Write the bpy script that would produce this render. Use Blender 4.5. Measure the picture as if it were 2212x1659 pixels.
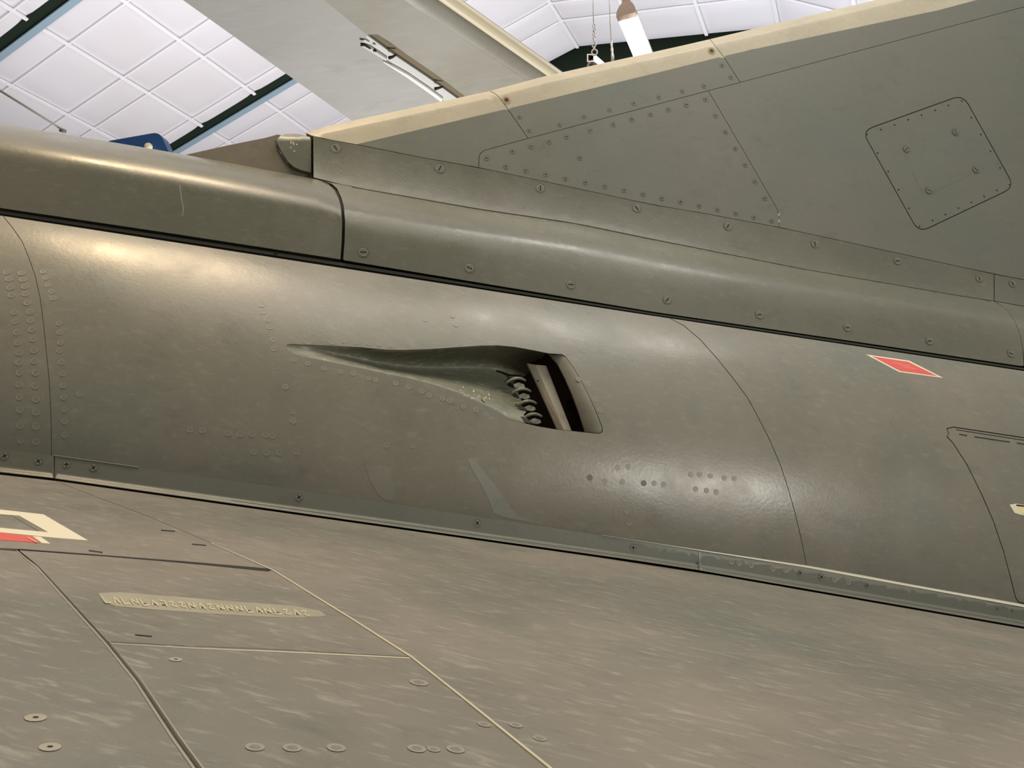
import bpy, bmesh, math, random
from mathutils import Vector, Matrix
from mathutils.geometry import delaunay_2d_cdt
random.seed(7)
for o in list(bpy.data.objects): bpy.data.objects.remove(o)
S = bpy.context.scene
COL = S.collection
# ------------------------------------------------------------ camera, world, lamps
F, CX, CY = 1650.0, 1106.0, 829.5
PITCH = math.atan((1172 - CY) / F)
CAM = Vector((0, 0, 3.2))
cam = bpy.data.cameras.new('camera'); cam.sensor_width = 36; cam.lens = F / 2212 * 36
cam.clip_end = 200
co = bpy.data.objects.new('camera', cam); COL.objects.link(co)
co.location = CAM; co.rotation_euler = (math.pi / 2 + PITCH, 0, 0); S.camera = co
S.view_settings.view_transform = 'Standard'; S.view_settings.look = 'None'
S.view_settings.gamma = 1; S.view_settings.use_curve_mapping = False
S.view_settings.exposure = 0.0
wd = bpy.data.worlds.new('hall_air'); S.world = wd; wd.use_nodes = True
wd.node_tree.nodes['Background'].inputs[0].default_value = (0.80, 0.76, 0.66, 1)
wd.node_tree.nodes['Background'].inputs[1].default_value = 0.20
def area(name, loc, target, sx, sy, power, col):
    l = bpy.data.lights.new(name, 'AREA'); l.shape = 'RECTANGLE'; l.size = sx; l.size_y = sy
    l.energy = power; l.color = col
    o = bpy.data.objects.new(name, l); COL.objects.link(o); o.location = loc
    o.rotation_euler = (Vector(target) - Vector(loc)).to_track_quat('-Z', 'Y').to_euler()
    return o
# added unseen lights that brighten the white vault (they shine upwards only)
area('vault_fill', (-3.5, 8.5, 7.4), (-3.5, 8.5, 12), 8, 9, 235, (0.98, 0.93, 0.97))
area('vault_fill', (4.5, 9.5, 7.4), (4.5, 9.5, 12), 7, 8, 300, (0.90, 0.92, 1.0))
area('vault_fill', (0.0, 0.0, 7.4), (0.0, 0.0, 12), 9, 7, 330, (1.0, 0.95, 0.88))
# unseen lights placed for the skin's highlights, above and beside the camera
area('unseen_light', (-1.85, 1.9, 7.7), (-1.85, 2.5, 4.0), 1.3, 0.42, 84, (1.0, 0.74, 0.45))
area('unseen_light', (4.3, -2.2, 4.9), (0.6, 2.7, 3.4), 1.8, 0.7, 120, (1.0, 0.96, 0.86))
area('unseen_light', (2.1, 1.9, 8.2), (2.1, 2.5, 4.3), 2.6, 0.16, 55, (1.0, 0.98, 0.90))
area('unseen_light', (-0.4, 0.7, 8.6), (0.0, 1.8, 3.1), 3.4, 2.2, 88, (1.0, 0.93, 0.80))  # added fill from above to brighten the wing
area('wing_fill', (-0.5, 7.5, 1.2), (-1.4, 6.4, 6.7), 1.6, 1.6, 430, (1.0, 0.98, 0.95))  # added light hidden behind the fuselage, brightens the hanging wing's underside

# ------------------------------------------------------------ pixel -> ray helpers
FW = Vector((0, math.cos(PITCH), math.sin(PITCH))); UP = Vector((0, -math.sin(PITCH), math.cos(PITCH)))
def ray(u, y): return Vector(((u - CX) / F, 0, 0)) + UP * ((CY - y) / F) + FW
def at_z(u, y, z):
    r = ray(u, y); return CAM + r * ((z - CAM.z) / r.z)
Z = Vector((0, 0, 1))
AX = ray(11460, 2440).normalized()                    # aircraft's long axis, towards the tail
AH = Vector((AX.x, AX.y, 0)).normalized()
WD = Vector((AH.y, -AH.x, 0))                          # sideways, towards the photographer
VD = AX.cross(WD).normalized()
if VD.z < 0: VD = -VD
O0 = CAM + ray(1106, 829.5) * 3.3                      # a point of the aircraft's centre plane
def pw(u, y, w):
    r = ray(u, y); return CAM + r * (((O0 - CAM).dot(WD) + w) / r.dot(WD))
def lut(pts):
    pts = sorted(pts)
    def f(x):
        a, b = pts[0], pts[1]
        if x > pts[0][0]:
            a, b = pts[-2], pts[-1]
            for i in range(len(pts) - 1):
                if x <= pts[i + 1][0]: a, b = pts[i], pts[i + 1]; break
        return a[1] + (b[1] - a[1]) * (x - a[0]) / (b[0] - a[0])
    return f
def sstep(a, b, x):
    t = min(1, max(0, (x - a) / (b - a))); return t * t * (3 - 2 * t)
def mono(pts):                                          # smooth monotone curve through points
    n = len(pts); d = [(pts[i+1][1]-pts[i][1])/(pts[i+1][0]-pts[i][0]) for i in range(n-1)]
    m = [d[0]] + [(0 if d[i-1]*d[i] <= 0 else 2*d[i-1]*d[i]/(d[i-1]+d[i])) for i in range(1, n-1)] + [d[-1]]
    def f(x):
        if x <= pts[0][0]: return pts[0][1] + m[0]*(x-pts[0][0])
        if x >= pts[-1][0]: return pts[-1][1] + m[-1]*(x-pts[-1][0])
        for i in range(n-1):
            if x <= pts[i+1][0]:
                h = pts[i+1][0]-pts[i][0]; t = (x-pts[i][0])/h
                return ((2*t**3-3*t*t+1)*pts[i][1]+(t**3-2*t*t+t)*h*m[i]+(-2*t**3+3*t*t)*pts[i+1][1]+(t**3-t*t)*h*m[i+1])
    return f

# ------------------------------------------------------------ guide curves of the airframe
y_spine = lut([(-500,196),(0,266),(242,306),(367,327),(687,387),(711,396),(741,408)])
y_sbot = lut([(0,450),(350,502),(734,561),(1180,635),(1412,674),(2212,792)])
y_ftop = lut([(0,465),(800,588),(1412,682),(2212,801)])
y_rtop = lut([(0,967),(116,983),(448,1030),(800,1079),(1043,1117),(1380,1168),(1516,1189),(1744,1224),(2212,1308)])
y_rbot = lut([(0,1021),(116,1034),(800,1130),(1380,1212),(1516,1233),(2212,1354)])
y_crease = lut([(676,383),(700,392),(1025,449),(1242,481),(1412,516),(1500,533),(1737,580),(2146,650),(2212,662)])
y_ridge = lut([(655,289),(700,300),(769,312),(910,340),(1034,362),(1228,403),(1412,443),(1500,457),(1683,491),(1752,506),(2147,592),(2212,604)])
y_fin = lut([(655,288),(700,273),(1058,196),(1181,163),(1500,92),(1889,0)])
y_cream = lut([(655,340),(769,312),(1096,235),(1412,159),(1600,112),(2027,22),(2110,0)])
def w_spine(u, y):
    t = (y - y_spine(u)) / (y_sbot(u) - y_spine(u))
    q = 1 - min(max(t, 0) / 0.42, 1); return 0.03 + 0.29 * (1 - q ** 2.15) ** (1 / 2.15) + 0.012 * t
fa = mono([(0,.105),(.08,.17),(.2,.255),(.35,.31),(.6,.328),(1,.334)])
fb = mono([(0,.088),(.035,.110),(.12,.185),(.22,.250),(.31,.279),(.42,.296),(.6,.313),(1,.333)])
def w_fair(u, y):
    t = (y - y_crease(u)) / (y_sbot(u) - y_crease(u)); k = sstep(720, 1250, u)
    return fa(t) * (1 - k) + fb(t) * k
def w_ridge(u, y):
    t = (y - y_ridge(u)) / (y_crease(u) - y_ridge(u)); return 0.054 + 0.022 * max(t, 0) ** 2 + 0.01 * max(0, t - .85)
def w_fin(u, y):
    d = max(y - y_fin(u), 0); return 0.046 * math.sqrt(min(1, d / 16.0 + .01))
def w_fus(u, y):
    t = (y - y_ftop(u)) / (y_rtop(u) - y_ftop(u))
    q = 1 - (max(t, -.06) + 0.09) / 0.96; q = max(q, 0)
    return 0.20 + 0.44 * math.sqrt(max(1 - q * q, 0)) - 0.35 * max(0, t - .87) ** 2
def w_root(u, y):
    t = (y - y_rtop(u)) / (y_rbot(u) - y_rtop(u)); k = 0.25 + 0.75 * sstep(500, 1500, u)
    return 0.642 + 0.060 * k * sstep(.74, 1.0, t) + .010 * (1 - k) * t + 0.006 * sstep(1300, 2000, u) * sstep(0.16, 0.0, t) * -2.2
def w_groove(u, y): return 0.285
class Side:
    def __init__(s, f): s.f = f; s.n = WD
    def __call__(s, u, y, off=0): return pw(u, y, s.f(u, y) + off)
spineS, fairS, ridgeS, finS, fusS, rootS, grooveS = map(Side, (w_spine, w_fair, w_ridge, w_fin, w_fus, w_root, w_groove))
RL, RR = pw(0, 1010, .704), pw(2212, 1343, .704)
ANH = math.radians(8.3)
DN = WD * math.cos(ANH) - Z * math.sin(ANH)
WN = (RR - RL).cross(DN).normalized()
if WN.z < 0: WN = -WN
class Wing:
    n = WN
    def __call__(s, u, y, off=0):
        r = ray(u, y); return CAM + r * ((RL + WN * off - CAM).dot(WN) / r.dot(WN))
wingS = Wing()

# ------------------------------------------------------------ materials
ROT = Matrix((AX, WD, VD)).to_3x3()        # world -> aircraft axes
EUL = ROT.to_euler('XYZ')
def newmat(name):
    m = bpy.data.materials.new(name); m.use_nodes = True
    return m, m.node_tree.nodes, m.node_tree.links, m.node_tree.nodes['Principled BSDF']
def plain(name, col, rough=.5, metal=0, emit=None):
    m, n, l, b = newmat(name)
    b.inputs['Base Color'].default_value = (*col, 1); b.inputs['Roughness'].default_value = rough
    b.inputs['Metallic'].default_value = metal
    if emit: b.inputs['Emission Color'].default_value = (*emit[0], 1); b.inputs['Emission Strength'].default_value = emit[1]
    return m
def paint(name, c1, c2, light, rough=.38, big=1.6, fine=9, streak=6.0, wear=.5, spec=.5, coat=0.0, c3=None):
    """weathered satin aircraft paint: two drifting tints, rubbed streaks along the airflow, scuffs"""
    m, n, l, b = newmat(name)
    tc = n.new('ShaderNodeTexCoord'); mp = n.new('ShaderNodeMapping'); mp.inputs['Rotation'].default_value = EUL
    l.new(tc.outputs['Object'], mp.inputs['Vector'])
    def noise(scale, det, rgh, stretch=None, dist=0):
        src = mp.outputs[0]
        if stretch:
            m2 = n.new('ShaderNodeMapping'); m2.inputs['Scale'].default_value = stretch; l.new(src, m2.inputs[0]); src = m2.outputs[0]
        x = n.new('ShaderNodeTexNoise'); x.inputs['Scale'].default_value = scale; x.inputs['Detail'].default_value = det
        x.inputs['Roughness'].default_value = rgh; x.inputs['Distortion'].default_value = dist; l.new(src, x.inputs['Vector']); return x.outputs['Fac']
    def ramp(src, a, b_, va=0, vb=1):
        r = n.new('ShaderNodeMapRange'); r.inputs[1].default_value = a; r.inputs[2].default_value = b_
        r.inputs[3].default_value = va; r.inputs[4].default_value = vb; l.new(src, r.inputs[0]); return r.outputs[0]
    def mix(f, a, b_):
        x = n.new('ShaderNodeMix'); x.data_type = 'RGBA'; l.new(f, x.inputs[0])
        for k, v in ((6, a), (7, b_)):
            if isinstance(v, tuple): x.inputs[k].default_value = (*v, 1)
            else: l.new(v, x.inputs[k])
        return x.outputs[2]
    base = mix(ramp(noise(big, 4, .55), .35, .65), c1, c2)
    if c3: base = mix(ramp(noise(big * .7 + .9, 3, .5), .56, .74), base, c3)
    st = noise(fine, 5, .6, (1.0, streak, streak), .4)
    base = mix(ramp(st, .54, .72, 0, wear), base, light)
    sc = noise(fine * 3.2, 6, .7, (1, 2.2, 2.2), 1.2)
    base = mix(ramp(sc, .63, .74, 0, wear), base, light)
    dk = noise(fine * .8, 5, .65, (1, 2, 2), .6)
    base = mix(ramp(dk, .56, .78, 0, .38), base, tuple(x * .55 for x in c1))
    l.new(base, b.inputs['Base Color'])
    l.new(ramp(noise(fine * .5, 5, .6), .3, .75, rough - .07, rough + .12), b.inputs['Roughness'])
    b.inputs['Specular IOR Level'].default_value = spec
    bp = n.new('ShaderNodeBump'); bp.inputs['Strength'].default_value = .10; bp.inputs['Distance'].default_value = .004
    l.new(noise(fine * 9, 4, .6), bp.inputs['Height']); l.new(bp.outputs[0], b.inputs['Normal'])
    return m
OLIVE = paint('olive_drab_paint', (.128,.132,.102), (.148,.144,.114), (.28,.275,.225), wear=.22, rough=.29)
FUSP = paint('worn_olive_paint', (.185,.183,.148), (.225,.205,.165), (.34,.335,.28), wear=.26, big=2.2, rough=.29, c3=(.165,.178,.150))
WINGP = paint('rubbed_wing_paint', (.165,.160,.132), (.245,.218,.178), (.42,.40,.33), wear=.50, big=1.5, fine=21, streak=3.6, rough=.42, c3=(.150,.160,.136))
FINP = paint('fin_green_paint', (.138,.145,.118), (.152,.150,.122), (.22,.22,.185), wear=.16, big=1.5, rough=.42, c3=(.130,.147,.124))
CREAM = paint('cream_leading_edge_paint', (.41,.365,.27), (.48,.43,.32), (.58,.53,.41), wear=.4, big=3, fine=14, rough=.42)
DARK = plain('joint_shadow_gap', (.012,.012,.008), .8)
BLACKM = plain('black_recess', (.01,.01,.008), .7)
RINGM = plain('rubbed_rivet_rim', (.32,.31,.245), .45)
SEALM = plain('pale_sealant', (.55,.50,.37), .5)
HEADM = FUSP
REDM = plain('red_placard', (.72,.12,.10), .42)
WHITEM = plain('cream_marking', (.80,.74,.56), .45)
PINKM = plain('pink_lettering', (.85,.36,.28), .5)
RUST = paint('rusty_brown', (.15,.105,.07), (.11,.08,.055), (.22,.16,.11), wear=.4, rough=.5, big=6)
METAL = paint('bare_metal_bar', (.36,.33,.26), (.30,.27,.21), (.5,.46,.38), wear=.4, rough=.42, big=9)
GREEN = paint('duct_green_paint', (.155,.162,.118), (.185,.183,.137), (.5,.48,.33), wear=.45, big=5, rough=.45)
GREYU = paint('pale_grey_wing_paint', (.36,.355,.34), (.40,.385,.36), (.50,.49,.46), wear=.25, big=1.0, fine=3, rough=.5)
BUFF = paint('buff_grimy_grey_paint', (.33,.315,.27), (.28,.26,.21), (.42,.40,.34), wear=.25, big=1.2, fine=3, rough=.5)
BROWN = plain('brown_shading_and_line', (.19,.155,.10), .6)  # shade of the cove step as colour; also the marking line
STRIPM = plain('pale_grey_strip', (.60,.60,.58), .4)
LEDGE = plain('cream_leading_edge', (.72,.64,.46), .4)
def fabric():
    m, n, l, b = newmat('white_lining_fabric')
    tc = n.new('ShaderNodeTexCoord'); x = n.new('ShaderNodeTexNoise'); x.inputs['Scale'].default_value = .5; x.inputs['Detail'].default_value = 1
    l.new(tc.outputs['Object'], x.inputs[0]); r = n.new('ShaderNodeValToRGB'); l.new(x.outputs['Fac'], r.inputs[0])
    r.color_ramp.elements[0].color = (.76,.74,.76,1); r.color_ramp.elements[0].position = .3
    r.color_ramp.elements[1].color = (.82,.81,.84,1); r.color_ramp.elements[1].position = .7
    l.new(r.outputs[0], b.inputs['Base Color']); b.inputs['Roughness'].default_value = .75; return m
FABRIC = fabric()
TAPE = plain('white_seam_tape', (.93,.93,.95), .5)
STEELG = plain('dark_green_steel', (.018,.028,.02), .7)
FLANGE = plain('pale_blue_steel', (.30,.42,.50), .5)
BLUE = plain('blue_paint', (.018,.075,.24), .35)
CONC = plain('grey_concrete', (.20,.19,.17), .8)
GALV = plain('galvanised_steel', (.62,.60,.56), .35, .7)
TUBEM = plain('lit_tubes', (1,1,1), .5, emit=((1.0,.93,.82), 9))
CAPM = plain('brown_lamp_cap', (.36,.26,.20), .5)

# ------------------------------------------------------------ mesh helpers
def empty(name, loc, parent=None):
    o = bpy.data.objects.new(name, None); COL.objects.link(o); o.location = loc; o.empty_display_size = .2
    if parent: o.parent = parent
    return o
def tag(o, label=None, cat=None, group=None, kind=None):
    if label: o['label'] = label
    if cat: o['category'] = cat
    if group: o['group'] = group
    if kind: o['kind'] = kind
    return o
def link(name, me, parent=None, mats=None):
    if mats:
        for m in mats: me.materials.append(m)
    o = bpy.data.objects.new(name, me); COL.objects.link(o)
    if parent:
        o.parent = parent
        base = parent
        off = Vector((0,0,0))
        while base: off += base.location; base = base.parent
        o.location = -off if parent.parent is None else Vector((0,0,0))
    return o
def mesh(name, vs, fs, parent=None, mats=(), smooth=False, midx=None):
    me = bpy.data.meshes.new(name); me.from_pydata([tuple(v) for v in vs], [], fs)
    for i, p in enumerate(me.polygons):
        p.use_smooth = smooth
        if midx: p.material_index = midx[i]
    return link(name, me, parent, mats)
def inpoly(x, y, P):
    c = False; j = len(P) - 1
    for i in range(len(P)):
        xi, yi = P[i]; xj, yj = P[j]
        if (yi > y) != (yj > y) and x < (xj - xi) * (y - yi) / (yj - yi) + xi: c = not c
        j = i
    return c
def area2(P): return sum(P[i-1][0]*P[i][1] - P[i][0]*P[i-1][1] for i in range(len(P)))
def inset(P, g):
    """shrink a polygon by g pixels (negative grows)"""
    if g == 0: return list(P)
    s = 1 if area2(P) > 0 else -1; n = len(P); out = []
    for i in range(n):
        a, b, c = Vector(P[i-1]), Vector(P[i]), Vector(P[(i+1) % n])
        d1 = (b-a).normalized(); d2 = (c-b).normalized()
        n1 = Vector((-d1.y, d1.x)); n2 = Vector((-d2.y, d2.x)); m = n1 + n2
        if m.length < 1e-4: m = n1
        m.normalize(); k = g / max(m.dot(n1), .35); out.append(tuple(b + m * k * s))
    return out
def resample(P, step, closed=True):
    out = []; n = len(P)
    for i in range(n if closed else n - 1):
        a, b = Vector(P[i]), Vector(P[(i+1) % n]); k = max(1, int((b-a).length / step))
        for j in range(k): out.append(tuple(a + (b-a) * j / k))
    if not closed: out.append(tuple(P[-1]))
    return out
def panel(name, poly, surf, parent=None, mats=(OLIVE,), gap=0, off=0, thick=.008, step=22, holes=(), holegap=0, cuts=(), matf=None, mirror=False, stepy=None):
    """a sheet with real thickness laid on a surface of the airframe"""
    poly = inset(poly, gap); holes = [inset(h, -holegap) for h in holes]
    bd = resample(poly, step); V = []; E = []
    def ring(R, closed=True):
        k = len(V); V.extend(R)
        for i in range(len(R) - (0 if closed else 1)): E.append((k + i, k + (i + 1) % len(R)))
    ring(bd)
    hs = [resample(h, step * .6) for h in holes]
    for h in hs: ring(h)
    for c in cuts: ring(resample(c, step, False), False)
    nb = list(V)
    x0 = min(p[0] for p in bd); x1 = max(p[0] for p in bd); y0 = min(p[1] for p in bd); y1 = max(p[1] for p in bd)
    sy = stepy or step; y = y0 + sy * .5; r = 0
    cell = {}
    for p in nb: cell.setdefault((int(p[0]//step), int(p[1]//sy)), []).append(p)
    while y < y1:
        x = x0 + step * (.5 if r % 2 else .25)
        while x < x1:
            ok = inpoly(x, y, poly) and not any(inpoly(x, y, h) for h in holes)
            if ok:
                ci, cj = int(x//step), int(y//sy)
                for a in (-1,0,1):
                    for b in (-1,0,1):
                        for p in cell.get((ci+a, cj+b), ()):
                            if abs(p[0]-x) < step*.4 and abs(p[1]-y) < sy*.4: ok = False
            if ok: V.append((x, y))
            x += step
        y += sy; r += 1
    vo, eo, fo, *_ = delaunay_2d_cdt([Vector(v) for v in V], E, [], 0, 1e-4)
    tris = []
    for f in fo:
        cx = sum(vo[i].x for i in f)/3; cy = sum(vo[i].y for i in f)/3
        if inpoly(cx, cy, bd) and not any(inpoly(cx, cy, h) for h in hs): tris.append(tuple(f))
    P = []; N = []
    for v in vo:
        p = surf(v.x, v.y, off); P.append(p)
        e = 1.5; nn = (surf(v.x+e, v.y, off) - surf(v.x-e, v.y, off)).cross(surf(v.x, v.y+e, off) - surf(v.x, v.y-e, off))
        nn.normalize()
        if nn.dot(CAM - p) < 0: nn = -nn
        N.append(nn)
    faces = []; midx = []; cnt = {}
    for t in tris:
        a, b, c = t
        if (P[b]-P[a]).cross(P[c]-P[a]).dot(N[a]+N[b]+N[c]) < 0: t = (a, c, b)
        faces.append(t)
        midx.append(matf(sum(vo[i].x for i in t)/3, sum(vo[i].y for i in t)/3) if matf else 0)
        for i in range(3):
            e = (t[i], t[(i+1) % 3]); cnt[e] = cnt.get(e, 0) + 1
    nt = len(faces)
    def back(p): return p - surf.n * thick
    if mirror:
        def back(p): return p - WD * 2 * ((p - O0).dot(WD))
    bmap = {}
    if mirror:
        k = len(P)
        for i in range(len(vo)): P.append(back(P[i])); bmap[i] = k + i
        for i in range(nt):
            a, b, c = faces[i]; faces.append((bmap[a], bmap[c], bmap[b])); midx.append(midx[i])
    for (a, b) in [e for e in cnt if (e[1], e[0]) not in cnt]:
        if mirror: a2, b2 = bmap[a], bmap[b]
        else:
            for q in (a, b):
                if q not in bmap: bmap[q] = len(P); P.append(back(P[q]))
            a2, b2 = bmap[a], bmap[b]
        faces.append((b, a, a2, b2)); midx.append(midx[0] if not matf else matf(vo[a].x, vo[a].y))
    me = bpy.data.meshes.new(name); me.from_pydata([tuple(p) for p in P], [], faces)
    me.update()
    ln = []
    for i, p in enumerate(me.polygons):
        p.material_index = midx[i]
        if i < nt:
            p.use_smooth = True; ln += [tuple(N[v]) for v in p.vertices]
        else: ln += [tuple(p.normal)] * p.loop_total
    me.normals_split_custom_set(ln)
    return link(name, me, parent, mats)
def thick_line(pts, w):
    """outline polygon, w pixels wide, of a pixel polyline"""
    L, R = [], []
    for i, p in enumerate(pts):
        a = Vector(pts[max(i-1,0)]); b = Vector(pts[min(i+1,len(pts)-1)]); d = (b-a).normalized(); n = Vector((-d.y, d.x)); q = Vector(p)
        ww = w[i] if isinstance(w, (list, tuple)) else w
        L.append(tuple(q + n*ww/2)); R.append(tuple(q - n*ww/2))
    return L + R[::-1]
def line(name, pts, w, surf, parent, mat, off=.0006, thick=.002, step=30):
    return panel(name, thick_line(pts, w), surf, parent, (mat,), off=off, thick=thick, step=step)
def tube(name, pts, r, parent=None, mat=None, seg=8, closed=False, prof=None):
    vs = []; fs = []; n = len(pts); up = Vector((.13, .27, 1)).normalized()
    for i, p in enumerate(pts):
        p = Vector(p); a = Vector(pts[i-1] if (i or closed) else pts[0]); b = Vector(pts[(i+1) % n] if (i < n-1 or closed) else pts[-1])
        d = (b-a).normalized(); x = d.cross(up).normalized(); y = d.cross(x).normalized()
        rr = r[i] if isinstance(r, (list, tuple)) else r
        for k in range(seg):
            an = 2*math.pi*(k+.5)/seg; vs.append(p + (x*math.cos(an) + y*math.sin(an))*rr)
    for i in range(n if closed else n-1):
        for k in range(seg):
            j = (i+1) % n; fs.append((i*seg+k, i*seg+(k+1)%seg, j*seg+(k+1)%seg, j*seg+k))
    if not closed: fs += [tuple(range(seg))[::-1], tuple((n-1)*seg+k for k in range(seg))]
    return mesh(name, vs, fs, parent, (mat,), smooth=seg > 4)
def box(name, c, ax, ay, az, parent=None, mat=None):
    vs = [c + ax*i + ay*j + az*k for i in (-1,1) for j in (-1,1) for k in (-1,1)]
    fs = [(0,1,3,2),(4,6,7,5),(0,4,5,1),(2,3,7,6),(0,2,6,4),(1,5,7,3)]
    return mesh(name, vs, fs, parent, (mat,))

# ------------------------------------------------------------ small fastener meshes (unit radius, z out)
def disc_mesh(name, rings, mats, extra=None):
    """rings: list of (radius, z, material index of the band outside the previous ring)"""
    seg = 12; vs = [(0, 0, rings[0][1])]; fs = []; mi = []
    for r, z, m in rings:
        k = len(vs)
        for i in range(seg): vs.append((r*math.cos(2*math.pi*i/seg), r*math.sin(2*math.pi*i/seg), z))
        for i in range(seg):
            j = (i+1) % seg
            fs.append((0, k+i, k+j) if k == 1 else (k-seg+i, k+i, k+j, k-seg+j)); mi.append(m)
    if extra:
        for pts, z, m in extra:
            k = len(vs); vs += [(x, y, z) for x, y in pts]; fs.append(tuple(range(k, k+len(pts)))); mi.append(m)
    me = bpy.data.meshes.new(name); me.from_pydata(vs, [], fs)
    for m in mats: me.materials.append(m)
    for i, p in enumerate(me.polygons): p.material_index = mi[i]; p.use_smooth = False
    return me
slot_pts = [(-.56,-.10),(.56,-.10),(.56,.10),(-.56,.10)]
star = [(.80*math.cos(a*math.pi/4), 0.80*math.sin(a*math.pi/4)) if a % 2 == 0 else (.27*math.cos(a*math.pi/4), .27*math.sin(a*math.pi/4)) for a in range(8)]
SCREW_SLOT = disc_mesh('slotted_screw', [(.70,.10,0),(.78,.10,2),(.88,.03,1),(1.0,.05,0)], (OLIVE, DARK, RINGM), [(slot_pts, .13, 1)])
SCREW_SLOT_FUS = disc_mesh('slotted_screw', [(.72,.08,0),(.80,.08,2),(.90,.03,1),(1.0,.04,0)], (FINP, DARK, FINP), [(slot_pts, .11, 1)])
SCREW_CROSS = disc_mesh('cross_screw', [(.86,.06,0),(.94,.03,1),(1.0,.04,0)], (FINP, DARK), [([(x*.75, y*.75) for x, y in star], .09, 1)])
SCREW_STAR = disc_mesh('cross_screw', [(.84,.06,0),(.93,.03,1),(1.0,.04,0)], (FUSP, DARK), [(star, .09, 1)])
SCREW_SMALL = disc_mesh('small_screw', [(1.0,.12,0)], (DARK,))
RIVET = disc_mesh('rivet', [(.72,.05,0),(1.0,.07,1)], (FUSP, RINGM))
RIVET_FAINT = disc_mesh('rivet', [(.84,.05,0),(1.0,.07,1)], (FUSP, RINGM))
RIVET_DARK = disc_mesh('rivet', [(1.0,.06,0)], (plain('grey_rivet_head', (.13,.13,.11), .5),))
RIVET_WING = disc_mesh('rivet', [(.60,.02,0),(1.0,.03,1)], (WINGP, plain('rubbed_wing_ring', (.29,.275,.225), .5)))
RIVET_HOLE = disc_mesh('rivet', [(.28,.05,1),(1.0,.03,2)], (WINGP, DARK, plain('pale_worn_ring', (.35,.32,.25), .5)))
def fasten(me, name, u, y, surf, rpx, parent, rot=None, off=.0004):
    p = surf(u, y, off); e = 2
    n = (surf(u+e, y) - surf(u-e, y)).cross(surf(u, y+e) - surf(u, y-e)).normalized()
    if n.dot(CAM - p) < 0: n = -n
    x = (AX - n * AX.dot(n)).normalized(); yv = n.cross(x)
    r = rpx * (p - CAM).dot(FW) / F
    M = Matrix((x, yv, n)).transposed().to_4x4() @ Matrix.Rotation(random.uniform(0, 6.28) if rot is None else rot, 4, 'Z') @ Matrix.Scale(r, 4)
    o = bpy.data.objects.new(name, me); COL.objects.link(o); o.parent = parent
    M = Matrix.Translation(p) @ M
    off_p = Vector((0,0,0)); b = parent
    while b: off_p += b.location; b = b.parent
    M.translation -= off_p; o.matrix_local = M
    return o

# ------------------------------------------------------------ hall: vault, beams, gable, floor
H = ray(1910, 1172); H.z = 0; H.normalize(); C = Vector((-H.y, H.x, 0))
P0 = CAM + ray(300, 150) * (11 / ray(300, 150).y)
# facets of the vault as a polyline in (c across, z): apex at seam of two slopes
def facet_chain():
    pts = []; a0 = math.radians(14)
    # right end .. apex .. left end ; horizontal coordinate k along C, height z
    k0 = (P0 - CAM).dot(C); z0 = P0.z
    apex = (k0 - 6.06*math.cos(a0), z0 + 6.06*math.sin(a0))
    l1 = (k0 + 3.0*math.cos(a0), z0 - 3.0*math.sin(a0))
    l2 = (l1[0] + 3.4*math.cos(math.radians(34)), l1[1] - 3.4*math.sin(math.radians(34)))
    l3 = (l2[0] + 3.2*math.cos(math.radians(60)), l2[1] - 3.2*math.sin(math.radians(60)))
    l4 = (l3[0] + .2, 0.0)
    r1 = (apex[0] - 3.55*math.cos(math.radians(11.5)), apex[1] - 3.55*math.sin(math.radians(11.5)))
    r2 = (r1[0] - 5.2*math.cos(math.radians(33)), r1[1] - 5.2*math.sin(math.radians(33)))
    r3 = (r2[0] - 4.0*math.cos(math.radians(60)), r2[1] - 4.0*math.sin(math.radians(60)))
    r4 = (r3[0] - .2, 0.0)
    return [l4, l3, l2, l1, apex, r1, r2, r3, r4]
CH = facet_chain()
def hp(k, z, h): return Vector((CAM.x, CAM.y, 0)) + C*k + H*h + Vector((0, 0, z))
HEND = 11.78
ceil_vs = []; ceil_fs = []
for i, (k, z) in enumerate(CH[1:-1]):
    for h in (-8.0, HEND + .02): ceil_vs.append(hp(k, z + .10, h)); ceil_vs.append(hp(k, z + .25, h))
for i in range(len(CH) - 3):
    a = i*4; ceil_fs += [(a, a+4, a+6, a+2), (a+1, a+3, a+7, a+5)]
def matte(m): m.node_tree.nodes['Principled BSDF'].inputs['Specular IOR Level'].default_value = 0.05; return m
matte(STEELG)
ceiling = tag(mesh('ceiling', ceil_vs, ceil_fs, None, (plain('dark_roof_sheet', (.05,.06,.05), .8),)), kind='structure')
RIBS = [-.55, 2.60, 5.75, 8.93]
bays = [(RIBS[i] + .16, RIBS[i+1]) for i in range(3)] + [(RIBS[3] + .16, HEND)]
def pillow(name, a, b, c, d, bulge, parent, mat, n=8):
    vs = []; fs = []; nn = (b-a).cross(d-a).normalized()
    if nn.z > 0: nn = -nn
    for i in range(n+1):
        for j in range(n+1):
            s, t = i/n, j/n; p = (a*(1-s)+b*s)*(1-t) + (d*(1-s)+c*s)*t
            k = (1-(2*s-1)**6)*(1-(2*t-1)**6); vs.append(p + nn*(bulge*k - .005))
    for i in range(n):
        for j in range(n):
            q = i*(n+1)+j; fs.append((q, q+1, q+n+2, q+n+1))
    return mesh(name, vs, fs, parent, (mat,), smooth=True)
np_ = 0
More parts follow.
